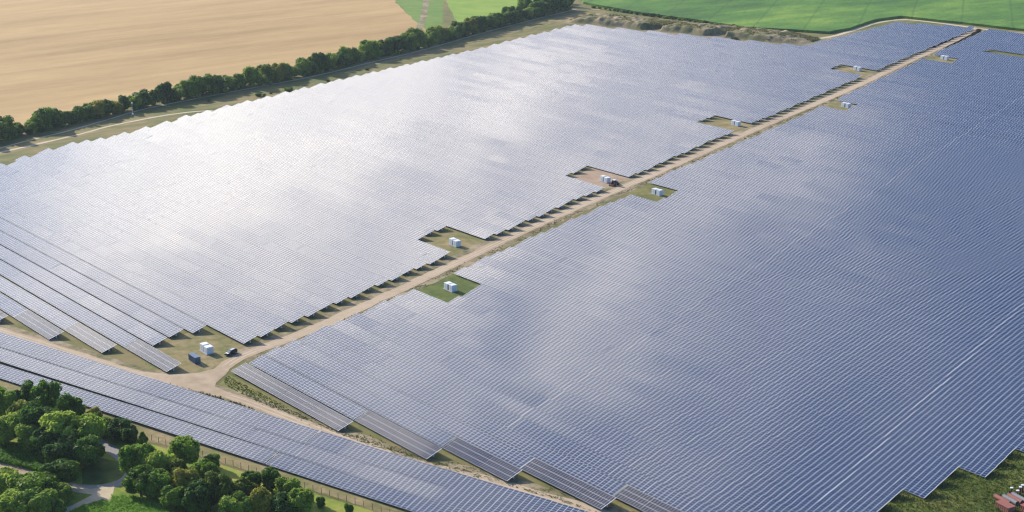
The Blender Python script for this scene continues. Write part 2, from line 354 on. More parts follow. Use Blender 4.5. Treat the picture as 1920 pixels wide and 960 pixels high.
# ------------------------------------------------------------------ spoil bank with two bays
def bank():
    o = Vector((-1062, 968)); e = Vector((-836, 1036))-o; L = e.length; e.normalize(); nrm = Vector((-e.y, e.x))
    ns, nt = 170, 44
    v = []; f = []
    for i in range(ns+1):
        s = L*1.02*i/ns
        for j in range(nt+1):
            t = 52*j/nt
            p = o+e*s+nrm*t
            w = noise.noise(Vector((p.x*.04, p.y*.04, 0)))*3
            start = 5+w
            for c, hw, depth in ((92, 9, 25), (156, 10, 25)):      # excavated bays
                k = max(0, 1-(abs(s-c-(t-8)*.25)/hw)**6)
                start += depth*k
            r = max(0, min(1, (t-start)/7)); r = r*r*(3-2*r)
            back = max(0, min(1, (52-t)/8))
            side = max(0, min(1, s/14))*max(0, min(1, (L*1.02-s)/30))
            z = 5.0*r*back*side + (noise.noise(Vector((p.x*.15, p.y*.15, 3)))*1.5+noise.noise(Vector((p.x*.35, p.y*.35, 8)))*1.0)*r*side*back+.045
            v.append((p.x, p.y, z))
    for i in range(ns):
        for j in range(nt):
            a = i*(nt+1)+j; f.append((a, a+nt+1, a+nt+2, a+1))
    mesh_obj('spoil_bank', v, f, G_SPOIL, smooth=True, kind='structure')
bank()

# ------------------------------------------------------------------ solar rows
ROWMAP = [(-9, 208.5), (-7, 228.3), (-2, 277.2), (0, 296.7), (13, 420.3), (18, 466.5), (33, 609.5), (50, 772), (61, 876.5), (73, 993), (83, 1088), (97, 1224)]
TILT = R(16); W = 6.98; MU = 2.07; NV = 6; FRONT = .8; TN = 8
CT, ST = math.cos(TILT), math.sin(TILT)
def gz(x, y):
    return .30*noise.noise(Vector((x*.009, y*.011, 5)))+.03*noise.noise(Vector((x*.04, y*.05, 9)))

def make_row(y, segs, label, group, cat='solar panels', ang=0.0, origin=None, width=W, nv=NV, front=FRONT, boxes=True, seed=0, tilt=TILT, shift=None):
    """segs: list of (x0, x1, portrait) along the row, west to east, in the row's own axis. origin: world point of the axis zero"""
    r = random.Random(seed)
    ct, st = math.cos(tilt), math.sin(tilt)
    xa = segs[-1][1]
    base = origin if origin else (xa, y)
    root = empty('solar_panel_row', (base[0], base[1], 0), ang, label=label, category=cat, group=group)
    ca, sa = math.cos(ang), math.sin(ang)
    off = 0 if origin else xa
    fr = MB(); rowtilt = r.gauss(0, .05)
    for (x0, x1, port) in segs:
        mu = 1.2 if port else MU; n_v = 3 if port else nv; tn = 16 if port else TN
        nmod = max(1, round((x1-x0)/mu)); x0 = x1-nmod*mu
        v = []; f = []; fm = []; uv = []
        k = 0
        gx0 = round(x0/mu)
        first = (-gx0) % tn or tn
        while k < nmod:
            q = min(first if k == 0 else tn, nmod-k)
            a = x0+k*mu+(.06 if k else 0); b = x0+(k+q)*mu
            wxm = base[0]+(a-off)*ca; wym = base[1]+(a-off)*sa
            ja, jb, jc = r.gauss(0, .015), r.gauss(0, .015), rowtilt+r.gauss(0, .03)+.07*noise.noise(Vector((wxm*.012, wym*.075, 31)))
            P = []
            for xx, jj in ((a, ja), (b, jb)):
                lx = xx-off
                wx = base[0]+lx*ca; wy = base[1]+lx*sa
                z = front+gz(wx, wy)*(0.9)+jj
                dy = shift(lx) if shift else 0
                P.append((lx, dy, z)); P.append((lx, dy+width*ct, z+width*st+jc))
            n = len(v)
            a0, a1, b0, b1 = P
            t = .07
            v += [a0, b0, b1, a1] + [(p[0], p[1], p[2]-t) for p in (a0, b0, b1, a1)]
            f += [(n, n+1, n+2, n+3), (n+4, n+7, n+6, n+5), (n, n+4, n+5, n+1), (n+1, n+5, n+6, n+2), (n+2, n+6, n+7, n+3), (n+3, n+7, n+4, n)]
            fm += [0, 1, 2, 2, 2, 2]
            u0 = gx0+k; u1 = u0+q
            uv += [(u0, 0), (u1, 0), (u1, n_v), (u0, n_v)]+[(0, 0)]*20
            # posts and rails
            m = a+1.0
            while m < b:
                lx = m-off; tt = (m-a)/(b-a)
                dy = a0[1]*(1-tt)+b0[1]*tt; zf = a0[2]*(1-tt)+b0[2]*tt; zb = a1[2]*(1-tt)+b1[2]*tt
                for yy, zt in ((1.4, zf+1.4*st-.15), (width*ct-1.5, zb-1.5*st-.15)):
                    fr.box(lx-.06, lx+.06, dy+yy-.06, dy+yy+.06, 0, zt)
                fr.quad((lx-.05, dy+.3, zf-.14), (lx+.05, dy+.3, zf-.14), (lx+.05, dy+width*ct-.3, zb-.2), (lx-.05, dy+width*ct-.3, zb-.2))
                m += 4.14
            if k == 0 or k+q >= nmod:
                for (pa, pb, sg, on) in ((a0, a1, 1, k == 0), (b0, b1, -1, k+q >= nmod)):
                    if not on: continue
                    n = len(v)
                    e = .16 if (abs(b-segs[-1][1]) < .01 and sg < 0) else (.11 if len(segs) > 1 else .05)
                    v += [(pa[0]-sg*.02, pa[1]-.05, pa[2]+.03), (pb[0]-sg*.02, pb[1]+.03, pb[2]+.03), (pb[0]+sg*e, pb[1]+.03, pb[2]+.03), (pa[0]+sg*e, pa[1]-.05, pa[2]+.03)]
                    f.append((n, n+3, n+2, n+1) if sg > 0 else (n, n+1, n+2, n+3)); fm.append(2); uv += [(0, 0)]*4
            k += q
        mesh_obj('panel_surface', v, f, [M_PORT if port else M_LAND, M_BACK, M_ALU], root, fm, uv)
    fr.build('support_frame', M_STEEL, root)
    if boxes:
        b = MB(); lx = xa-off-1.4
        b.box(lx, lx+.7, width*ct*.5, width*ct*.5+.45, .35, 1.25)
        b.tube((lx+.35, width*ct*.5+.2, 0), (lx+.35, width*ct*.5+.2, .35), .05)
        b.build('inverter_box', M_WHITE, root)
    return root

snap = lambda x: round(x/MU)*MU
def left_east(y): return lerpmap(y, [(180, -488), (277, -512), (297, -517.5), (430, -556), (553, -592), (621, -611), (699, -635), (799, -663), (959, -709), (1224, -784)])
def left_west(k, y):
    kk = (k//2)*2; yy = lerpmap(kk+.5, ROWMAP)
    if y < 960: return lerpmap(yy, [(200, -850), (339, -870), (358, -879), (391, -894), (425, -895), (492, -919), (625, -954), (789, -989), (958, -1037)])
    return lerpmap(y, [(960, -1040), (992, -940), (1026, -828), (1034, -826), (1090, -834), (1196, -850), (1224, -790)])
def right_west(y): return lerpmap(y, [(277, -495), (317, -506), (389, -526), (420, -534), (585, -580), (609, -592), (803, -644), (876, -667), (1088, -731), (1228, -772)])
def right_east(k, y):
    if k <= 5: return lerpmap(k, [(-2, -421), (-1, -381), (0, -350), (1, -314), (2, -282), (3, -264), (4, -264), (5, -264)])
    return -252+3*min((k-10)//3, 3)-MU*((k-10) % 3)

NOTCH_L = {14: -585, 15: -588, 16: -591, 17: -594, 30: -633, 31: -636, 32: -639, 47: -680, 48: -683, 49: -686, 70: -744, 71: -747, 72: -750}
NOTCH_L.pop(14)
NOTCH_R = {10: -503, 11: -506, 12: -509, 30: -559, 31: -562, 32: -565, 58: -638, 59: -641, 60: -644, 80: -696, 81: -699, 82: -702}
seam1 = lambda y: -428-.306*(y-471); seam2 = lambda y: -337-.285*(y-588)
LMARK = [(-9, 'up from the blue container'), (15, 'up from the lowest clearing left of the road'), (30, 'up from the tractor clearing'), (47, 'up from the third clearing left of the road'), (70, 'up from the farthest clearing left of the road')]
RMARK = [(-2, 'up from the road junction'), (10, 'up from the lowest clearing right of the road'), (30, 'up from the second clearing right of the road'), (58, 'up from the third clearing right of the road'), (80, 'up from the farthest clearing right of the road')]
def rowlabel(k, marks, look):
    for a, b in reversed(marks):
        if k >= a: return '%s solar panel row, %s %s' % (look, ordinal(k-a+1), b)
for k in range(-9, 98):
    y = lerpmap(k, ROWMAP)
    # left field
    xe = snap(left_east(y)); xw = snap(left_west(k, y))
    if k in NOTCH_L: xe = snap(NOTCH_L[k])
    look = 'bright reflecting' if k < 47 else 'pale grey'
    if k >= -4:
        segs = [(xw, xe, False)]
        if k == -2: segs = [(xw, snap(-544.5), False)]
        if k == -3: segs = [(xw, snap(-540), False)]
        if k == -1: segs = [(xw, snap(-543), False)]
    if k <= -4:
        pe = {-4: -510.5, -5: -546.5, -6: -575, -7: -609, -8: -640, -9: -670}[k]
        segs = [(xw, snap(pe-36)-.5, False), (pe-35.5, pe, True)]
    if k < 0:
        lab = {-1: 'row of pale panels with its end just above the white station by the dark car',
               -2: 'row of pale panels, its end one row below and left of the white station',
               -3: 'row of pale panels ending just up-left of the blue container',
               -4: 'long row with upright modules at its end, nearest the blue container',
               -5: 'long row with upright modules at its end, second from the blue container',
               -6: 'long row with upright modules at its end, third from the blue container',
               -7: 'long row whose upright end modules touch the left picture edge',
               -8: 'row of pale panels second from the boundary road at the left edge', -9: 'row of pale panels nearest the boundary road at the left edge'}[k]
    else: lab = rowlabel(k, LMARK, look) if k > 14 else '%s solar panel row, %s above the dark parked car' % (look, ordinal(k+1))
    if xe-xw > 6: make_row(y, segs, lab, 'solar panel rows left of the main road', seed=k)
    # right field
    if k >= -2:
        xe = snap(right_east(k, y)); xw = snap(right_west(y))
        if k in NOTCH_R: xw = snap(NOTCH_R[k])
        if k == -2: segs = [(xw, xe, True)]
        elif k <= 2: ps = snap(right_east(k-1, y)-4); segs = [(xw, ps-.4, False), (ps, xe, True)]
        else:
            cuts = [snap(c(y)) for c in (seam1, seam2)]
            if y < 620: pass
            cuts = sorted(c for c in cuts if xw+10 < c < xe-10)
            segs = []; a = xw
            for c in cuts: segs.append((a, c-.04, False)); a = c+.04
            segs.append((a, xe, False))
            if k in (73+18-4, 73+18-3):      # the far clearing near the right picture edge
                a0, b0 = -712, -672
                segs = [s for s in [(xw, snap(a0), False)]]
                make_row(y, [(snap(b0), xe, False)], 'blue solar panel row beyond the small brown gap, %s of the pair at upper right' % ('lower' if k == 87 else 'upper'), 'solar panel rows right of the main road', seed=k+777)
        lab = rowlabel(k, RMARK, 'blue-grey' if k < 30 else 'blue')
        make_row(y, segs, lab, 'solar panel rows right of the main road', seed=k+500, boxes=k < 4)

# the three long rows by the wood, square to the main road
SA = R(15.7)
NSH = [lambda q: 0, lambda q: lerpmap(q, [(-420, 2.6), (-350, 2.4), (-150, .3), (-110, 0), (0, 0)]), lambda q: lerpmap(q, [(-420, 3.2), (-350, 3.0), (-150, .4), (-110, 0), (0, 0)])]
for i, n0 in enumerate((345.6, 354.9, 364.3)):
    ox = -260; oy = (n0+ox*math.sin(SA))/math.cos(SA)
    lab = ['dark grey-blue long row between boundary road and wood, lowest of three', 'dark grey-blue long row between boundary road and wood, middle of three', 'dark grey-blue long row along the boundary road, top of three'][i]
    sx = (-160, -157, -164)[i]
    make_row(0, [(-420, sx-.04, False), (sx+.04, 0, False)], lab, 'three long panel rows by the wood', ang=SA, origin=(ox, oy), width=(7.5, 7.5, 8.7)[i], nv=(7, 7, 8)[i], seed=900+i, tilt=R(11), boxes=False, front=(.9, 1.15, 1.3)[i], shift=NSH[i])

# ------------------------------------------------------------------ trees
def crown_mesh(seed, mat, leaves=5400, rx=1.0, rz=1.0, conic=0, leaf=.105, nblob=30):
    """unit crown (radius about 1, centre at 0): many leaf-sized faces on clumps, plus a lumpy shaded core"""
    r = random.Random(seed)
    blobs = []
    for i in range(nblob):
        zc = r.uniform(-.75, .8); a = r.uniform(0, 6.283)
        rad = math.sqrt(max(0, 1-zc*zc))*r.uniform(.35, .78)
        if conic: rad *= (1-(zc+1)/2*.8)
        s = r.uniform(.26, .46)*(1-.35*conic)
        blobs.append((Vector((math.cos(a)*rad*rx, math.sin(a)*rad*rx, zc*.72*rz)), s))
    v = []; f = []
    per = leaves//nblob
    for c, s in blobs:
        for i in range(per):
            d = Vector((r.gauss(0, 1), r.gauss(0, 1), r.gauss(.25, 1))).normalized()
            p = c+d*s*r.uniform(.78, 1.06)
            nn = (d+Vector((r.gauss(0, .55), r.gauss(0, .55), r.gauss(0, .55)))).normalized()
            t = nn.orthogonal().normalized(); t = Matrix.Rotation(r.uniform(0, 6.28), 3, nn) @ t; b = nn.cross(t)
            h = leaf*r.uniform(.6, 1.25); k = len(v)
            v += [tuple(p-t*h), tuple(p-b*h*.6), tuple(p+t*h), tuple(p+b*h*.6)]; f.append((k, k+1, k+2, k+3))
    # core
    nu, nv_ = 14, 9
    for c, s in blobs:
        k = len(v); s *= .80
        for i in range(6):
            ph = math.pi*(i+.5)/6
            for j in range(8):
                th = 2*math.pi*j/8
                q = Vector((math.sin(ph)*math.cos(th), math.sin(ph)*math.sin(th), math.cos(ph)))
                v.append(tuple(c+q*s*(1+.12*r.uniform(-1, 1))))
        for i in range(5):
            for j in range(8):
                a = k+i*8+j; b = k+i*8+(j+1) % 8; f.append((a, a+8, b+8, b))
    me = bpy.data.meshes.new('crown'); me.from_pydata(v, [], f); me.materials.append(mat); me.update()
    return me

def trunk_mesh(seed):
    r = random.Random(seed); m = MB()
    m.tube((0, 0, 0), (0, 0, .35), .035, .026, 7); m.tube((0, 0, .35), (.02, .01, .7), .026, .012, 6)
    for i in range(6):
        a = i*1.05+r.uniform(-.3, .3); z = r.uniform(.2, .5)
        m.tube((0, 0, z), (math.cos(a)*.2, math.sin(a)*.2, z+r.uniform(.15, .28)), .014, .005, 5)
    me = bpy.data.meshes.new('trunk'); me.from_pydata(m.v, [], m.f); me.materials.append(M_BARK); me.update()
    return me
TR = [trunk_mesh(i) for i in range(3)]
CR = {'g': [crown_mesh(i, L_MID) for i in (1, 2, 3)], 'd': [crown_mesh(i, L_DARK) for i in (4, 5, 6)], 'b': [crown_mesh(i, L_BRIGHT) for i in (7, 8)],
      'o': [crown_mesh(i, L_OLIVE) for i in (9, 10)], 'c': [crown_mesh(12, L_DARK, conic=1, nblob=18)], 'h': [crown_mesh(i, L_HEDGE, leaves=3200, leaf=.095) for i in (13, 14, 15, 16)]}
def tree(x, y, rad, h, kind, label, group, name='tree', low=.1, i=0):
    root = empty(name, (x, y, 0), 0, label=label, category='shrub' if name == 'shrub' else 'tree', group=group)
    r = random.Random(int(x*13+y*7))
    if name == 'tree':
        t = bpy.data.objects.new('trunk', TR[i % 3]); COL.objects.link(t); t.parent = root; t.scale = (h, h, h); t.rotation_euler = (0, 0, r.uniform(0, 6))
    c = bpy.data.objects.new('crown', CR[kind][i % len(CR[kind])]); COL.objects.link(c); c.parent = root
    hz = h*(1-low)/2
    c.scale = (rad*r.uniform(.85, 1.2)*1.15, rad*r.uniform(.85, 1.2)*1.15, hz*1.17); c.location = (0, 0, h*low+hz*.98); c.rotation_euler = (0, 0, r.uniform(0, 6))
    return root

NEAR = [(-510.8, 192.4, 5.1, 11, 'b'), (-510.8, 200.1, 4.7, 11, 'b'), (-504.3, 205.6, 5.3, 12, 'b'), (-488.9, 207.5, 5.0, 11, 'b'), (-491, 190.5, 5.0, 13, 'o'), (-481.4, 192.6, 5.6, 14, 'd'), (-467.7, 195.5, 6.3, 15, 'g'), (-464.3, 202.0, 5.2, 13, 'g'), (-452.3, 197, 4.4, 10, 'd'), (-457.5, 190.5, 4.8, 10, 'd'), (-467.5, 189.5, 4.8, 11, 'd'), (-477, 187.0, 4.8, 10, 'd'), (-487, 183.5, 4.6, 11, 'd'), (-483.9, 214.7, 2.7, 6, 'o'), (-432.9, 205.0, 5.2, 12, 'g'), (-427.3, 210.9, 4.6, 11, 'g'), (-428.7, 220.8, 4.5, 11, 'g'), (-423.4, 228.1, 2.5, 5, 'd'), (-420.4, 199.8, 4.3, 10, 'g'), (-414.3, 203.9, 4.5, 10, 'd'), (-418.4, 211.9, 3.5, 10, 'o'), (-407.4, 210.2, 4.3, 11, 'o'), (-410.8, 218.3, 4.2, 10, 'g'), (-396.3, 215.5, 4.8, 12, 'o'), (-396.1, 207.7, 4.4, 11, 'd'), (-390.2, 220.4, 4.1, 10, 'o'), (-381.6, 221.9, 4.0, 10, 'o'), (-384.8, 214.1, 4.4, 9, 'd'), (-401.8, 230.1, 3.0, 6, 'd'), (-396.2, 234.9, 3.9, 8, 'b'), (-388.1, 235.9, 3.5, 7, 'd'), (-375.3, 232.1, 4.4, 9, 'd'), (-376.0, 226.2, 4.0, 8, 'd'), (-404.8, 204.0, 3.8, 8, 'd'), (-375.9, 240.0, 1.5, 3.5, 'd'), (-366.6, 244.8, 1.5, 3, 'd'), (-453.6, 217.9, 2.4, 6.5, 'c'), (-472.4, 212.6, 3.8, 6.5, 'd'), (-466.7, 215.4, 4.5, 7, 'd'), (-461.5, 216.4, 3.2, 6, 'd'), (-443.2, 182.5, 5.0, 9, 'g'), (-438.4, 176.0, 4.6, 8, 'g'), (-432.8, 179.0, 3.0, 6, 'd'), (-438.9, 169.2, 5.1, 10, 'g'), (-448.3, 166.0, 4.5, 9, 'g'), (-426.3, 168.4, 5.0, 10, 'd'), (-429.3, 160.4, 5.0, 10, 'd'), (-422.5, 171.0, 3.4, 6, 'd')]
NLAB = ['bright green tree at the left edge of the wood below the panels', 'bright green treetop second from the left, just below the panel row', 'bright green treetop third from the left, overlapping the panel row', 'bright green tree at the right end of the sunlit treetops by the panels',
 'yellow-tinged tree near the left edge, middle of the wood', 'tall dark tree in the middle of the left wood', 'largest tree of the wood with a broad green crown', 'broad green tree at the right of the wood facing the panels', 'dark tree whose foot touches the asphalt lane', 'dark tree second left of the asphalt lane', 'dark shaded tree at the lower middle of the wood', 'dark shaded tree above the bright maize strip', 'dark tree cut by the left edge above the maize strip', 'small olive tree peeping out between wood and panel row',
 'light green airy tree just right of the asphalt lane bend', 'round green tree right beside the airy one', 'round green tree standing close below the panel row', 'small round bush right of the tree below the panel row', 'green tree directly above the sandy crossing', 'dark tree inside the middle group above the maize', 'yellowing tree at the top left of the middle row', 'yellow-olive tree in the middle row above the maize', 'green tree behind the two olive ones in the middle row', 'large olive rounded tree, centre of the middle row', 'dark tree in front of the large olive one', 'olive tree right of the large rounded one', 'olive tree farthest right with light leaf clumps', 'dark tree at the bottom edge, middle of the row', 'dark green bush behind the olive trees by the fence', 'bright green bushy tree reaching up to the panel row', 'dark bushy tree right of the bright one by the fence', 'dark tree at the right end of the group', 'dark tree at the bottom right end of the group', 'dark tree at the maize edge', 'little round bush right of the tree group on the meadow', 'lone small bush by the fence farthest right', 'small pointed tree between the dark bushes and the airy tree',
 'dark bush, left part of the thicket above the lane', 'dark bush, middle of the thicket above the lane', 'dark bush, right end of the thicket above the lane',
 'green tree left of the sandy crossing, top of the lower group', 'green tree in the lower left group beside the bare field', 'dark tree of the lower group next to the side track', 'green tree at the left in the lower group', 'green tree at the left edge, lower group', 'dark tree at the bottom of the lower left group', 'dark tree cut by the bottom left corner', 'dark tree at the bottom beside the side track']
for i, (x, y, rad, h, kd) in enumerate(NEAR):
    nm = 'shrub' if h < 7.1 and kd != 'c' else 'tree'
    tree(x, y, rad, h, kd, NLAB[i], 'trees and bushes at the lower left', nm, .04 if nm == 'shrub' else (.12 if kd != 'g' else .2), i)

HP = [(-926, 343.3), (-934, 367.3), (-946.5, 409), (-958.4, 453.1), (-971.2, 500.4), (-978.1, 547.4), (-983.7, 596.3), (-997, 653.3), (-1019.3, 720.6), (-1035.4, 788.2), (-1066.6, 873.1), (-1096.5, 963.9), (-1120, 1037.8)]
def along(P, d):
    for a, b in zip(P, P[1:]):
        a = Vector(a); b = Vector(b); L = (b-a).length
        if d <= L: return a.lerp(b, d/L), (b-a)/L
        d -= L
    return None, None
d = 0; i = 0
hr = random.Random(5)
FARLOOK = {'h': 'dark green', 'd': 'deep green', 'o': 'olive-tinged'}
while True:
    p, t = along(HP, d)
    if p is None: break
    nrm = Vector((-t.y, t.x))       # away from the panels
    big = lerpmap(d, [(0, .95), (110, .85), (150, .75), (200, 1.0), (330, 1.0), (480, 1.12), (560, .95), (640, .95), (700, 1.25), (740, 1.2)])
    h = hr.triangular(7.5, 17, 12)*big; rad = min(7.5, h*hr.uniform(.42, .6))
    q = p+nrm*(rad*.8+hr.uniform(0, 2))
    kd = hr.choice('hhhhdho')
    tree(q.x, q.y, rad, h, kd, '%s tree of the hedgerow by the golden field, %s from the left' % (FARLOOK[kd], ordinal(i+1)), 'hedgerow trees along the golden field', 'tree', .03, i)
    if hr.random() < .55:
        q2 = p+nrm*(rad*1.4+4)+t*hr.uniform(3, 6); h2 = h*hr.uniform(.7, 1.0)
        tree(q2.x, q2.y, h2*.45, h2, 'h', 'tree in the back of the hedgerow, behind the gap right of its %s tree' % ordinal(i+1), 'hedgerow trees along the golden field', 'tree', .03, i+1)
    if hr.random() < .7:
        q3 = p+nrm*1.5+t*hr.uniform(4, 7)
        tree(q3.x, q3.y, hr.uniform(2, 3), hr.uniform(2.5, 4.5), 'h', 'low bush at the foot of the hedgerow, right of its %s tree' % ordinal(i+1), 'bushes at the foot of the hedgerow', 'shrub', 0, i)
    d += hr.uniform(6.0, 11.0); i += 1
# trees beyond the top edge of the hedgerow, and low shrubs along the maize
for j, (x, y, rad, h) in enumerate([(-1135, 1046, 6, 12), (-1146, 1022, 6, 13), (-1150, 1000, 6, 13), (-1138, 985, 5, 11), (-1160, 1055, 6, 12), (-1168, 1036, 7, 14), (-1128, 958, 5, 9)]):
    tree(x, y, rad, h, 'hd'[j % 2], '%s tree of the cluster where the hedgerow meets the maize' % ordinal(j+1), 'tree cluster at the far end of the hedgerow', 'tree', .03, j)
SH = [(-952.5, 595.4, 2.4, 3), (-957, 601, 1.5, 2), (-952.3, 570, 2, 2.4), (-950.4, 573.7, 1.3, 1.8), (-954, 581.6, 1, 1.2), (-960, 533.5, 1, 1.4), (-966, 640, 1.3, 1.5), (-985, 690, 1.4, 1.6)]
for j, (x, y, rad, h) in enumerate(SH):
    tree(x, y, rad, h, 'd', 'small dark bush on the dry strip between hedgerow and panels, %s from the left' % ordinal([6, 7, 2, 3, 4, 1, 5, 8][j]), 'bushes on the dry strip', 'shrub', 0, j)
MB_ = [(-1112, 1058), (-1049, 1061), (-991, 1067), (-921, 1071), (-895, 1085)]
d = 0; j = 0
while True:
    p, t = along(MB_, d)
    if p is None: break
    tree(p.x, p.y, hr.uniform(1.6, 3), hr.uniform(1.8, 3.4), 'h', 'low dark bush along the maize edge, %s from the hedgerow end' % ordinal(j+1), 'bushes along the maize edge', 'shrub', 0, j)
    d += hr.uniform(4, 9); j += 1
for j, (x, y, rad, h, lab) in enumerate([(-866, 1040, 5, 3, 'dark bush on the tan slope above the panels'), (-893, 1022, 3.4, 2.2, 'long low bush at the foot of the spoil bank')]):
    tree(x, y, rad, h, 'o', lab, 'bushes on the spoil bank', 'shrub', 0, j)

# ------------------------------------------------------------------ leafy stuff: maize, weeds, verge plants
def blades(name, pts_fn, count, h0, h1, w, mat, seed, **pr):
    r = random.Random(seed); v = []; f = []
    for _ in range(count):
        p = pts_fn(r)
        if p is None: continue
        x, y, z0 = p; h = r.uniform(h0, h1)
        for s in range(3):
            a = r.uniform(0, 6.283); dx, dy = math.cos(a), math.sin(a); lean = r.uniform(.25, .7)*h
            px, py = -dy*w*.5, dx*w*.5; k = len(v)
            v += [(x-px, y-py, z0), (x+px, y+py, z0), (x+px+dx*lean*.35, y+py+dy*lean*.35, z0+h*.75), (x-px+dx*lean*.35, y-py+dy*lean*.35, z0+h*.75), (x+dx*lean, y+dy*lean, z0+h*r.uniform(.6, 1))]
            f += [(k, k+1, k+2, k+3), (k+3, k+2, k+4)]
    return mesh_obj(name, v, f, mat, **pr)
def inpoly(x, y, P):
    c = False; n = len(P)
    for i in range(n):
        x1, y1 = P[i]; x2, y2 = P[(i+1) % n]
        if (y1 > y) != (y2 > y) and x < (x2-x1)*(y-y1)/(y2-y1)+x1: c = not c
    return c
def polyfn(P):
    xs = [p[0] for p in P]; ys = [p[1] for p in P]
    def fn(r):
        for _ in range(30):
            x = r.uniform(min(xs), max(xs)); y = r.uniform(min(ys), max(ys))
            if inpoly(x, y, P): return (x, y, 0.02)
        return None
    return fn
cl = polyfn([(-500, 176), (-489.8, 181.3), (-478.1, 185.1), (-463.7, 188), (-457, 182.2), (-463, 180.2), (-477.1, 174.0), (-490, 166)])
blades('maize_strip', cl, 2200, 1.4, 2.3, .22, L_CORN, 1, kind='stuff', label='bright maize strip between wood and bare field', category='maize')
cb = polyfn([(-424.6, 191.5), (-418.5, 198.0), (-405.4, 200.3), (-388.5, 201.7), (-365, 203), (-375, 178), (-407, 181.0)])
blades('maize_strip', cb, 6500, 1.4, 2.3, .22, L_CORN, 2, kind='stuff', label='bright maize patch at the bottom edge beside the sandy crossing', category='maize')
cc = polyfn([(-426.0, 182), (-424.5, 189.5), (-416, 189.2), (-408, 189.2), (-400, 187), (-412, 176), (-424, 174)])
blades('tall_grass', cc, 2500, .5, 1.1, .15, L_CORN, 3, kind='stuff', label='lush grass wedge between the two forks of the track', category='grass')
def strip_fn(P, off, wd, z=0.02):
    Ls = [(Vector(b)-Vector(a)).length for a, b in zip(P, P[1:])]; T = sum(Ls)
    def fn(r):
        p, t = along(P, r.uniform(0, T-1)); n = Vector((-t.y, t.x))
        q = p+n*(off+r.gauss(0, 1)*wd)
        if noise.noise(Vector((q.x*.09, q.y*.09, 2))) < -.12: return None
        return (q.x, q.y, z)
    return fn
blades('verge_weeds', strip_fn(BOT[1:12], -4.6, .6), 3800, .3, 1.3, .3, L_WEED, 4, kind='stuff', label='weedy green verge between boundary road and long panel rows', category='weeds')
blades('verge_weeds', strip_fn(BOT[8:], 4.6, 1.4), 1200, .12, .4, .3, L_WEED, 5, kind='stuff', label='weedy grass on the far side of the boundary road', category='weeds')
blades('verge_weeds', strip_fn(ROADC[1:], -5.6, 1.0), 3000, .12, .4, .4, L_WEED, 6, kind='stuff', label='thin weeds along the right side of the main road', category='weeds')
se = polyfn([(-266, 362), (-264, 392), (-262, 440), (-255, 465), (-215, 470), (-200, 400), (-215, 372)])
blades('bank_grass', se, 13000, .2, .8, .3, leaf_mat('leaves_bank', (.07, .12, .02), (.14, .20, .035), (.28, .29, .06)), 7, kind='stuff', label='tussocky grass bank beside the right-hand panels', category='grass')
sf = polyfn([(-493, 275), (-420, 276), (-378, 285), (-345, 297), (-310, 306), (-330, 303), (-400, 283), (-455, 271), (-480, 269), (-490, 270)])
blades('bank_grass', sf, 1300, .15, .5, .3, bpy.data.materials['leaves_bank'], 8, kind='stuff', label='rough grass between the boundary road and the right-hand panel rows', category='grass')

def bankfn(r):
    o = Vector((-1062, 968)); e = Vector((-836, 1036))-o; L = e.length; e.normalize(); nrm = Vector((-e.y, e.x))
    s_ = r.uniform(0, L*1.02); t = r.uniform(0, 1)**.8*36+14
    p = o+e*s_+nrm*t
    if noise.noise(Vector((p.x*.06, p.y*.06, 12))) < -.05: return None
    back = max(0, min(1, (52-t)/8)); side = max(0, min(1, s_/14))*max(0, min(1, (L*1.02-s_)/30))
    return (p.x, p.y, max(.05, 4.4*back*side))
blades('bank_scrub', bankfn, 5000, .6, 2.0, .9, leaf_mat('leaves_scrub', (.10, .14, .035), (.20, .22, .07), (.34, .31, .13)), 17, kind='stuff', label='dry grass and scrub on top of the spoil bank', category='scrub')

# ------------------------------------------------------------------ transformer stations
def station(name, loc, rz, mirror, label):
    root = empty(name, loc, rz, label=label, category='transformer station', group='white transformer stations')
    s = -1 if mirror else 1
    def X(a, b): return (min(a*s, b*s), max(a*s, b*s))
    b = MB(); b.box(-3.6, 3.6, -1.9, 1.9, .02, .22); b.build('base_slab', M_CONC, root)
    for (a0, a1, d0, d1, h) in ((-3.2, -.55, -1.35, 1.35, 3.0), (.35, 3.2, -1.45, 1.45, 2.9)):
        x0, x1 = X(a0, a1)
        m = MB(); m.box(x0, x1, d0, d1, .22, h); m.box(x0-.08, x1+.08, d0-.08, d1+.08, h+.002, h+.16)
        m.box(x0+.06, x1-.06, d0+.06, d1-.06, h+.162, h+.2)
        hs = m.build('housing', M_WHITE, root)
        q = MB(); w = (x1-x0)
        for k in range(2): q.box(x0+.2+k*w*.48, x0+.2+k*w*.48+w*.40, d0-.035, d0-.003, .35, h-.35)
        q.build('door', M_OFFW, hs)
        q = MB(); q.box(x1+.003, x1+.035, -.7, .7, 1.6, h-.5) if not mirror else q.box(x0-.035, x0-.003, -.7, .7, 1.6, h-.5)
        q.build('vent_grille', M_DARKGLASS if mirror else M_OFFW, hs)
    x0, x1 = X(-.55, .35)
    m = MB(); m.box(x0+.003, x1-.003, -1.28 if mirror else -1.1, 1.2, .22, 2.7); m.build('louvre_recess', M_DARKGLASS, root)
    m = MB(); m.box(-3.25, 3.25, 1.5, 1.6, 2.75, 2.95); m.build('cable_duct', M_WHITE, root)
    return root
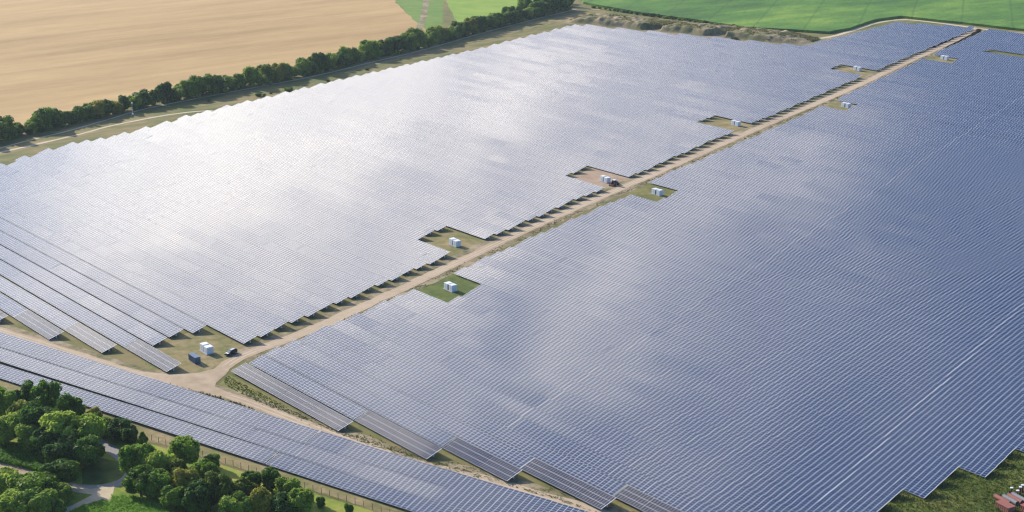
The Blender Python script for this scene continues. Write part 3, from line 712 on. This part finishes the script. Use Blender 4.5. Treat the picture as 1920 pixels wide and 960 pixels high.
STL = [((-521.2, 281.6), 0, 'white station beside the blue container and the dark car'), ((-570.6, 450), 0, 'white station in the lowest clearing left of the road'),
       ((-517.9, 405.6), 1, 'white station in the green clearing just right of the road'), ((-611.4, 593.2), 0, 'white station next to the red tractor'),
       ((-572.2, 596.1), 1, 'white station across the road from the red tractor'), ((-661.1, 762.3), 0, 'white station left of the road, third from the junction'),
       ((-649.3, 865.3), 1, 'white station right of the road, third from the junction'), ((-730.5, 985), 0, 'white station farthest up on the left of the road'),
       ((-713.8, 1079.2), 1, 'white station farthest up on the right of the road')]
for (x, y), mir, lab in STL:
    station('transformer_station', (x, y, 0), R(-4), mir, lab)

# blue shipping container
c = empty('shipping_container', (-515.1, 272.6, .15), R(-4), label='blue shipping container with pale roof in the compound by the junction', category='container')
m = MB(); L_, Wd, Hh = 6.06, 2.44, 2.6
m.box(-L_/2+.08, L_/2-.08, -Wd/2+.08, Wd/2-.08, 0, Hh-.06)
n = 28
for k in range(n):     # corrugated long walls
    x = -L_/2+.15+k*(L_-.3)/n
    m.box(x, x+.11, -Wd/2+.02, -Wd/2+.082, .15, Hh-.15); m.box(x, x+.11, Wd/2-.082, Wd/2-.02, .15, Hh-.15)
m.build('body', M_BLUE, c)
m = MB()
for sx in (-1, 1):
    for sy in (-1, 1): m.box(sx*(L_/2-.08)-.08, sx*(L_/2-.08)+.08, sy*(Wd/2-.08)-.082, sy*(Wd/2-.08)+.082, 0, Hh)
for z in (0, Hh-.13):
    for sy in (-1, 1): m.box(-L_/2+.16, L_/2-.16, sy*(Wd/2-.06)-.062, sy*(Wd/2-.06)+.062, z+.002, z+.12)
    for sx in (-1, 1): m.box(sx*(L_/2-.06)-.06, sx*(L_/2-.06)+.06, -Wd/2+.165, Wd/2-.165, z+.002, z+.12)
m.build('corner_frame', M_BLUE, c)
m = MB(); m.box(-L_/2+.14, L_/2-.14, -Wd/2+.14, Wd/2-.14, Hh-.057, Hh-.01)
for k in range(20): m.box(-L_/2+.25+k*.28, -L_/2+.36+k*.28, -Wd/2+.2, Wd/2-.2, Hh-.0095, Hh+.02)
m.build('roof', M_BLUETOP, c)
for sy in (-1, 1):
    m = MB(); y0, y1 = (.02, Wd/2-.17) if sy > 0 else (-Wd/2+.17, -.02)
    m.box(L_/2-.075, L_/2-.03, y0, y1, .14, Hh-.15); dd = m.build('door', M_BLUE, c)
    m = MB()
    for q in (.3, .75): m.tube((L_/2-.01, y0+q*(y1-y0), .15), (L_/2-.01, y0+q*(y1-y0), Hh-.17), .025)
    m.build('locking_bar', M_CHROME, dd)
m = MB()
for sx in (-2.4, 2.4): m.box(sx-.2, sx+.2, -1.2, 1.2, -.15, -.002)
m.build('support_block', M_CONC, c)

# parked van-like car
def profile_body(name, prof, halfw, mat, parent, taper=0.0, smooth=False):
    """side profile (x,z) polygon extruded across y with tapered shoulders"""
    n = len(prof); v = []; f = []
    zmax = max(p[1] for p in prof); zmin = min(p[1] for p in prof)
    ys = [-1, -.92, .92, 1]
    for yk in ys:
        for x, z in prof:
            sh = 1 if abs(yk) < 1 else .97
            w = halfw*(1-taper*(z-zmin)/(zmax-zmin))
            cx_ = sum(p[0] for p in prof)/n
            v.append((cx_+(x-cx_)*sh, yk*w, z if abs(yk) < 1 else zmin+(z-zmin)*.975))
    for k in range(3):
        for i in range(n):
            j = (i+1) % n; f.append((k*n+i, k*n+j, (k+1)*n+j, (k+1)*n+i))
    f.append(tuple(range(n-1, -1, -1))); f.append(tuple(3*n+i for i in range(n)))
    return mesh_obj(name, v, f, mat, parent)
def wheel(parent, x, y, z, r, w, rim=M_CHROME):
    m = MB(); m.tube((x, y-w/2, z), (x, y+w/2, z), r, n=20); t = m.build('wheel', M_BLACK, parent, True)
    m = MB(); m.tube((x, y-w/2-.012, z), (x, y+w/2+.012, z), r*.6, n=14)
    for k in range(5):
        a = k*1.257; m.box(x+math.cos(a)*r*.3-.04, x+math.cos(a)*r*.3+.04, y-w/2-.03, y+w/2+.03, z+math.sin(a)*r*.3-.04, z+math.sin(a)*r*.3+.04)
    m.build('rim', rim, t)
car = empty('parked_car', (-512.7, 287.9, 0), math.atan2(-33.0, 9.5), label='dark people carrier with bright windscreen parked beside the white station', category='car')
lo = [(2.45, .35), (2.5, .62), (2.38, .82), (1.5, 1.02), (-2.3, 1.08), (-2.42, .9), (-2.42, .4), (-2.2, .3), (2.2, .28)]
profile_body('body', lo, .93, M_CARDK, car, .03)
cab = [(1.5, 1.0), (.62, 1.55), (.2, 1.66), (-1.7, 1.70), (-2.15, 1.6), (-2.36, 1.05)]
profile_body('cabin', cab, .88, M_CARDK, car, .16)
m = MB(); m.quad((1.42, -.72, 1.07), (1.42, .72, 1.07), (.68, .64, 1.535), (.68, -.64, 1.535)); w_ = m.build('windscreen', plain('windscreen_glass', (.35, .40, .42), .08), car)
w_.location = (.03, 0, .035)
for sy in (-1, 1):
    for (a, b) in ((.85, .1), (.0, -.95), (-1.05, -1.95)):
        m = MB(); yo = sy*.80; m.quad((a, sy*.885, 1.12), (b, sy*.885, 1.12), (b+.02, sy*.795, 1.56), (min(a, .45), sy*.795, 1.56))
        o = m.build('side_window', M_GLASS, car)
    m = MB(); m.box(2.36, 2.47, sy*.62-.2, sy*.62+.2, .66, .8); m.build('headlight', M_CHROME, car)
    m = MB(); m.box(-2.44, -2.36, sy*.8-.09, sy*.8+.09, .8, 1.15); m.build('tail_light', M_RED, car)
    m = MB(); m.box(1.0, 1.16, sy*.97-.1, sy*.97+.1, 1.08, 1.22); m.build('mirror', M_CARDK, car)
    for x in (1.5, -1.45): wheel(car, x, sy*.84, .34, .34, .22)
m = MB(); m.tube((.3, -.62, 1.74), (-1.6, -.62, 1.77), .025); m.tube((.3, .62, 1.74), (-1.6, .62, 1.77), .025); m.build('roof_rail', M_CHROME, car)
m = MB(); m.box(1.55, 2.3, -.7, .7, 1.005, 1.02); m.build('bonnet_panel', plain('pale_bonnet', (.55, .57, .58), .2, .4), car)  # plate lighter than the dark bodywork
m = MB(); m.box(-1.5, .2, -.55, .55, 1.705, 1.72); m.build('roof_panel', plain('bright_roof', (.45, .48, .5), .15), car)  # pale plate over the dark roof
car.scale = (1.15, 1.15, 1.15)

# tractor with rear implement
tr = empty('tractor', (-602.5, 592.2, 0), R(100), label='small red tractor with white cab roof at the edge of the road', category='tractor')
m = MB(); m.box(.35, 2.3, -.42, .42, .8, 1.55, bev=.06); m.build('bonnet', M_RED, tr)
m = MB(); m.box(-1.3, 2.2, -.25, .25, .55, .82); m.box(-1.2, .3, -.6, .6, .825, 1.15); m.build('chassis', M_BLACK, tr)
m = MB()
for sx in (-1.1, .3):
    for sy in (-.68, .68): m.box(sx-.05, sx+.05, sy-.05, sy+.05, 1.15, 2.5)
cf = m.build('cab_frame', M_BLACK, tr)
m = MB(); m.box(-1.06, .26, -.62, .62, 1.16, 2.48); m.build('cab_glass', M_GLASS, cf)
m = MB(); m.box(-1.3, .5, -.82, .82, 2.502, 2.66, bev=.08); m.build('cab_roof', M_WHITE, tr)
for sy in (-1, 1):
    wheel(tr, -.75, sy*.85, .85, .85, .42, M_RED); wheel(tr, 1.6, sy*.72, .55, .55, .3, M_RED)
    m = MB(); m.box(-1.45, -.1, sy*.85-.26, sy*.85+.26, 1.72, 1.8); m.build('mudguard', M_RED, tr)
m = MB(); m.tube((1.2, .25, 1.55), (1.2, .25, 2.3), .05); m.build('exhaust', M_BLACK, tr)
m = MB(); m.box(-2.7, -1.5, -1.3, 1.3, .45, .75); m.tube((-1.5, 0, .6), (-1.2, 0, .7), .1); m.tube((-2.7, -1.2, .35), (-2.7, 1.2, .35), .3, n=12); m.build('rear_mower', M_RED, tr)
m = MB(); m.box(2.4, 3.3, -.9, .9, .3, .5, bev=.05); m.tube((2.2, -.3, .9), (2.7, -.5, .5), .06); m.tube((2.2, .3, .9), (2.7, .5, .5), .06); m.build('front_loader', M_MAROON, tr)
tr.scale = (1.25, 1.25, 1.25)

# surveillance mast
ms = empty('camera_mast', (-953, 469.9, 0), 0, label='slim white camera mast beside the path below the hedgerow', category='mast')
m = MB(); m.tube((0, 0, 0), (0, 0, 8.2), .16, .1); m.build('pole', M_WHITE, ms)
m = MB(); m.box(-.4, .4, -.4, .4, 8.2, 8.9); m.tube((0, 0, 8.9), (0, 0, 9.6), .05); m.tube((-.9, 0, 8.0), (.9, 0, 8.0), .07); m.build('camera_head', M_WHITE, ms)
m = MB(); m.box(-.6, .6, -.5, .5, 0, 1.3); m.build('control_cabinet', M_WHITE, ms)

# wire fence along the wood side of the long rows
f0 = Vector((-575, 187.5)); f1 = Vector((-330, 262)); fd = (f1-f0); FL = fd.length; fd.normalize()
fe = empty('wire_fence', (f0.x, f0.y, 0), math.atan2(fd.y, fd.x), label='wire fence on thin dark posts along the meadow below the long panel rows', category='fence')
first = None
npost = 74
for k in range(npost):
    x = k*FL/(npost-1)
    if first is None:
        m = MB(); m.box(-.06, .06, -.06, .06, 0, 2.1); m.tube((0, 0, 2.1), (0, -.18, 2.3), .04, n=5); first = m.build('post', M_WOOD, fe)
    else:
        p = first.copy(); COL.objects.link(p); p.location = (x, 0, 0)
m = MB()
for z in (.25, .6, .95, 1.3, 1.65, 2.0): m.tube((0, .07, z), (FL, .07, z), .012, n=4)
m.build('wire_mesh', M_WIRE, fe)

# ------------------------------------------------------------------ steel store at the lower right corner
def pipe(x, y, z, ang, L, r, mat, label):
    o = empty('steel_pipe', (x, y, z), ang, label=label, category='pipe', group='large pipes in the steel store')
    n = 20; v = []; f = []
    for (xx, rr) in ((0, r), (L, r), (L, r*.86), (0, r*.86)):
        for i in range(n):
            t = 2*math.pi*i/n; v.append((xx, math.cos(t)*rr, math.sin(t)*rr+r))
    for k in range(4):
        for i in range(n):
            j = (i+1) % n; a = k*n; b = ((k+1) % 4)*n; f.append((a+i, b+i, b+j, a+j))
    mesh_obj('pipe_wall', v, f, mat, o)
    m = MB()
    for q in (0, L-.12):
        m.tube((q, 0, r), (q+.12, 0, r), r*1.06, n=20, cap=False)
    m.build('end_collar', M_GREYPIPE, o)
    return o
PA = R(-12)
pipe(-238.5, 410.6, 0, PA, 6.4, .8, M_RUST, 'rusty red pipe, frontmost of the row of large pipes')
pipe(-236.6, 412.5, 0, PA, 6.0, .8, M_GREYPIPE, 'grey pipe, second from the front in the row of large pipes')
pipe(-236.0, 414.3, 0, PA, 6.0, .8, M_RUST, 'rusty red pipe between the two grey pipes')
pipe(-235.6, 416.1, 0, PA, 6.0, .8, M_GREYPIPE, 'grey pipe at the back of the row of large pipes')
def capped(x, y, h, label, mat):
    o = empty('capped_post', (x, y, 0), 0, label=label, category='post', group='white capped steel posts')
    m = MB(); m.tube((0, 0, .1), (0, 0, h), .28, n=12); m.box(-.4, .4, -.4, .4, 0, .1); m.build('post_body', mat, o, False)
    m = MB(); m.tube((0, 0, h+.002), (0, 0, h+.16), .55, .5, n=16); m.build('white_cap', M_WHITE, o)
for x, y, h, lab, mt in [(-233.6, 422.4, 3.0, 'tallest maroon post with white cap, farthest back by the pipes', M_MAROON), (-235.0, 421.0, 2.6, 'maroon post with white cap, second from the back', M_MAROON),
    (-234.9, 419.6, 2.4, 'maroon post with white cap, third from the back', M_MAROON), (-237.2, 418.2, 1.7, 'short capped post at the left, just behind the pipes', M_MAROON),
    (-235.0, 418.3, 1.5, 'short capped post right behind the grey pipe', M_RUST), (-229.5, 415.8, 1.7, 'left one of the capped posts right of the pipes', M_RUST),
    (-228.6, 414.2, 1.6, 'front one of the capped posts right of the pipes', M_RUST), (-227.6, 416.3, 1.7, 'right one of the capped posts at the picture edge', M_MAROON)]:
    capped(x, y, h, lab, mt)
def skip(x, y, rz, L, Wd, H_, label):
    o = empty('steel_box', (x, y, 0), rz, label=label, category='steel box', group='salmon red steel boxes')
    m = MB(); m.box(-L/2, L/2, -Wd/2, Wd/2, .15, H_, bev=.08)
    for k in range(6): m.box(-L/2+.2+k*L/6, -L/2+.32+k*L/6, -Wd/2-.06, Wd/2+.06, .2, H_-.1)
    m.build('box_body', M_SALMON, o)
    m = MB(); m.box(-L/2-.1, L/2+.1, -Wd/2-.1, Wd/2+.1, H_+.002, H_+.14); m.build('lid', M_SALMON, o)
    m = MB(); m.box(-L/2+.2, L/2-.2, -Wd/2+.2, -Wd/2+.4, 0, .148); m.box(-L/2+.2, L/2-.2, Wd/2-.4, Wd/2-.2, 0, .148); m.build('skid', M_BLACK, o)
skip(-231.8, 406.0, PA, 5.4, 3.2, 1.9, 'salmon red box in front of the pipes at the bottom edge')
skip(-225.6, 409.6, PA, 4.5, 3.0, 2.2, 'salmon red box at the right picture edge beside the pipes')
o = empty('concrete_slab', (-230.5, 419.6, 0), R(20), label='grey concrete slab lying behind the pipes', category='slab')
m = MB(); m.box(-1.6, 1.6, -.8, .8, .05, .45, bev=.05); m.build('slab_body', M_CONC, o)
m = MB(); m.box(-1.3, -1.0, -.7, .7, 0, .048); m.box(1.0, 1.3, -.7, .7, 0, .048); m.build('bearer', M_WOOD, o)

# stones by the boundary road
def rock(x, y, s, lab):
    r = random.Random(int(x*10)); v = []; f = []
    n = 9
    for i in range(5):
        ph = math.pi*(i+.5)/5
        for j in range(n):
            t = 2*math.pi*j/n; q = s*(1+r.uniform(-.2, .2))
            v.append((math.sin(ph)*math.cos(t)*q*1.5, math.sin(ph)*math.sin(t)*q, math.cos(ph)*q*.6+s*.35))
    for i in range(4):
        for j in range(n):
            a = i*n+j; b = i*n+(j+1) % n; f.append((a, a+n, b+n, b))
    f.append(tuple(range(n))); f.append(tuple(4*n+n-1-j for j in range(n)))
    o = mesh_obj('boulder', v, f, M_STONE, smooth=False, label=lab, category='boulder', group='boulders on the verge'); o.location = (x, y, 0)
rock(-569.5, 231.3, .8, 'left boulder on the verge at the top of the long panel rows'); rock(-566.5, 232.4, .7, 'right boulder on the verge at the top of the long panel rows'); rock(-535, 240.2, .6, 'single dark boulder on the verge farther along the boundary road')

# ------------------------------------------------------------------ thin summer haze
m = MB(); m.box(-2600, 700, -200, 2700, -1, 240)
hm = bpy.data.materials.new('haze_air'); hm.use_nodes = True; hn = hm.node_tree.nodes; hn.remove(hn['Principled BSDF'])
pv = hn.new('ShaderNodeVolumePrincipled'); pv.inputs['Color'].default_value = (.80, .90, 1, 1); pv.inputs['Density'].default_value = HAZE; pv.inputs['Anisotropy'].default_value = .2
hm.node_tree.links.new(pv.outputs[0], hn['Material Output'].inputs['Volume'])
m.build('haze', hm, kind='stuff')

# ------------------------------------------------------------------ sky, sun, camera
SUN_AZ, SUN_EL = R(264), R(25)
w = bpy.data.worlds.new('World'); sc.world = w; w.use_nodes = True
n = w.node_tree.nodes; l = w.node_tree.links; bg = n['Background']
sk = n.new('ShaderNodeTexSky'); sk.sky_type = 'NISHITA'; sk.sun_disc = False; sk.sun_elevation = SUN_EL; sk.sun_rotation = SUN_AZ
sk.air_density = 1.0; sk.dust_density = .3; sk.ozone_density = 5.0
def VM(op, a, b=None):
    q = n.new('ShaderNodeVectorMath'); q.operation = op
    for i, x in enumerate((a, b)):
        if x is None: continue
        if isinstance(x, tuple): q.inputs[i].default_value = x
        else: l.new(x, q.inputs[i])
    return q
def MM(op, a, b=None, c=None):
    q = n.new('ShaderNodeMath'); q.operation = op
    for i, x in enumerate((a, b, c)):
        if x is None: continue
        if isinstance(x, (int, float)): q.inputs[i].default_value = x
        else: l.new(x, q.inputs[i])
    return q.outputs[0]
tc = n.new('ShaderNodeTexCoord'); dr = VM('NORMALIZE', tc.outputs['Generated']).outputs[0]
def dirv(az, el): return (math.sin(R(az))*math.cos(R(el)), math.cos(R(az))*math.cos(R(el)), math.sin(R(el)))
# a bank of bright cloud spread round the low sun in the west: brightness falls off with angle, broken up by noise
nz = n.new('ShaderNodeTexNoise'); nz.inputs['Scale'].default_value = 3.2; nz.inputs['Detail'].default_value = 6; nz.inputs['Roughness'].default_value = .55
mp = n.new('ShaderNodeMapping'); mp.inputs['Scale'].default_value = (1, 1, 2.6); l.new(dr, mp.inputs['Vector']); l.new(mp.outputs[0], nz.inputs['Vector'])
def lobe(az, el, halfdeg):
    d = VM('DOT_PRODUCT', dr, dirv(az, el)).outputs['Value']
    k = 1-math.cos(R(halfdeg))
    q = MM('MULTIPLY', MM('SUBTRACT', 1.0, d), 1/k)
    return MM('EXPONENT', MM('MULTIPLY', MM('POWER', MM('MAXIMUM', q, 0.0), 1.5), -1.0))
g1 = lobe(287, 27, 7); g2 = lobe(288, 26, 17)
nf = MM('SUBTRACT', nz.outputs['Fac'], .5)
amt = MM('ADD', MM('MULTIPLY', g1, 1.7), MM('MULTIPLY', g2, 1.6))
n3 = n.new('ShaderNodeTexNoise'); n3.inputs['Scale'].default_value = 11; n3.inputs['Detail'].default_value = 5; l.new(mp.outputs[0], n3.inputs['Vector'])
veil = MM('MULTIPLY', MM('MULTIPLY', lobe(299, 36, 12), 1.7), MM('MAXIMUM', MM('ADD', MM('MULTIPLY', MM('SUBTRACT', n3.outputs['Fac'], .5), 4.0), 1.0), 0.1))
cloud = MM('ADD', MM('MAXIMUM', MM('MULTIPLY', amt, MM('ADD', MM('MULTIPLY', nf, 2.2), 1.0)), 0.0), veil)
cc_ = n.new('ShaderNodeMix'); cc_.data_type = 'RGBA'; cc_.inputs[6].default_value = (1.0, .87, .67, 1); cc_.inputs[7].default_value = (1.0, .88, .66, 1); l.new(g1, cc_.inputs[0])
sc1 = VM('SCALE', VM('MULTIPLY', sk.outputs[0], (.84, .99, 1.15)).outputs[0]); sc1.inputs['Scale'].default_value = .115
sc2 = VM('SCALE', cc_.outputs[2]); l.new(cloud, sc2.inputs['Scale'])
ad = VM('ADD', sc1.outputs[0], sc2.outputs[0])
l.new(ad.outputs[0], bg.inputs['Color']); bg.inputs['Strength'].default_value = 1.0

sl = bpy.data.lights.new('sun', 'SUN'); sl.energy = 5.0; sl.angle = R(.6); sl.color = (1, .93, .82)
so = bpy.data.objects.new('sun', sl); COL.objects.link(so)
so.rotation_euler = Vector(dirv(264, 25)).to_track_quat('Z', 'Y').to_euler()

F_PX, YH, XU = 2850.0, -425.0, -1595.0
pitch = math.atan((480-YH)/F_PX); azW = math.atan((XU-960)/math.hypot(F_PX, 480-YH)); comp = R(270)-azW
cd = bpy.data.cameras.new('camera'); cam = bpy.data.objects.new('camera', cd); COL.objects.link(cam)
cd.sensor_width = 36; cd.lens = 36*F_PX/1920; cd.clip_end = 20000; cd.clip_start = 1
cam.location = (0, 0, 225)
fwd = Vector((math.sin(comp)*math.cos(pitch), math.cos(comp)*math.cos(pitch), -math.sin(pitch)))
cam.rotation_euler = fwd.to_track_quat('-Z', 'Y').to_euler()
sc.camera = cam
vs = sc.view_settings; vs.view_transform = 'Standard'; vs.look = 'None'; vs.exposure = 0.4; vs.gamma = 1
sc.cycles.filter_width = 1.25; sc.cycles.max_bounces = 5; sc.cycles.diffuse_bounces = 2; sc.cycles.glossy_bounces = 3
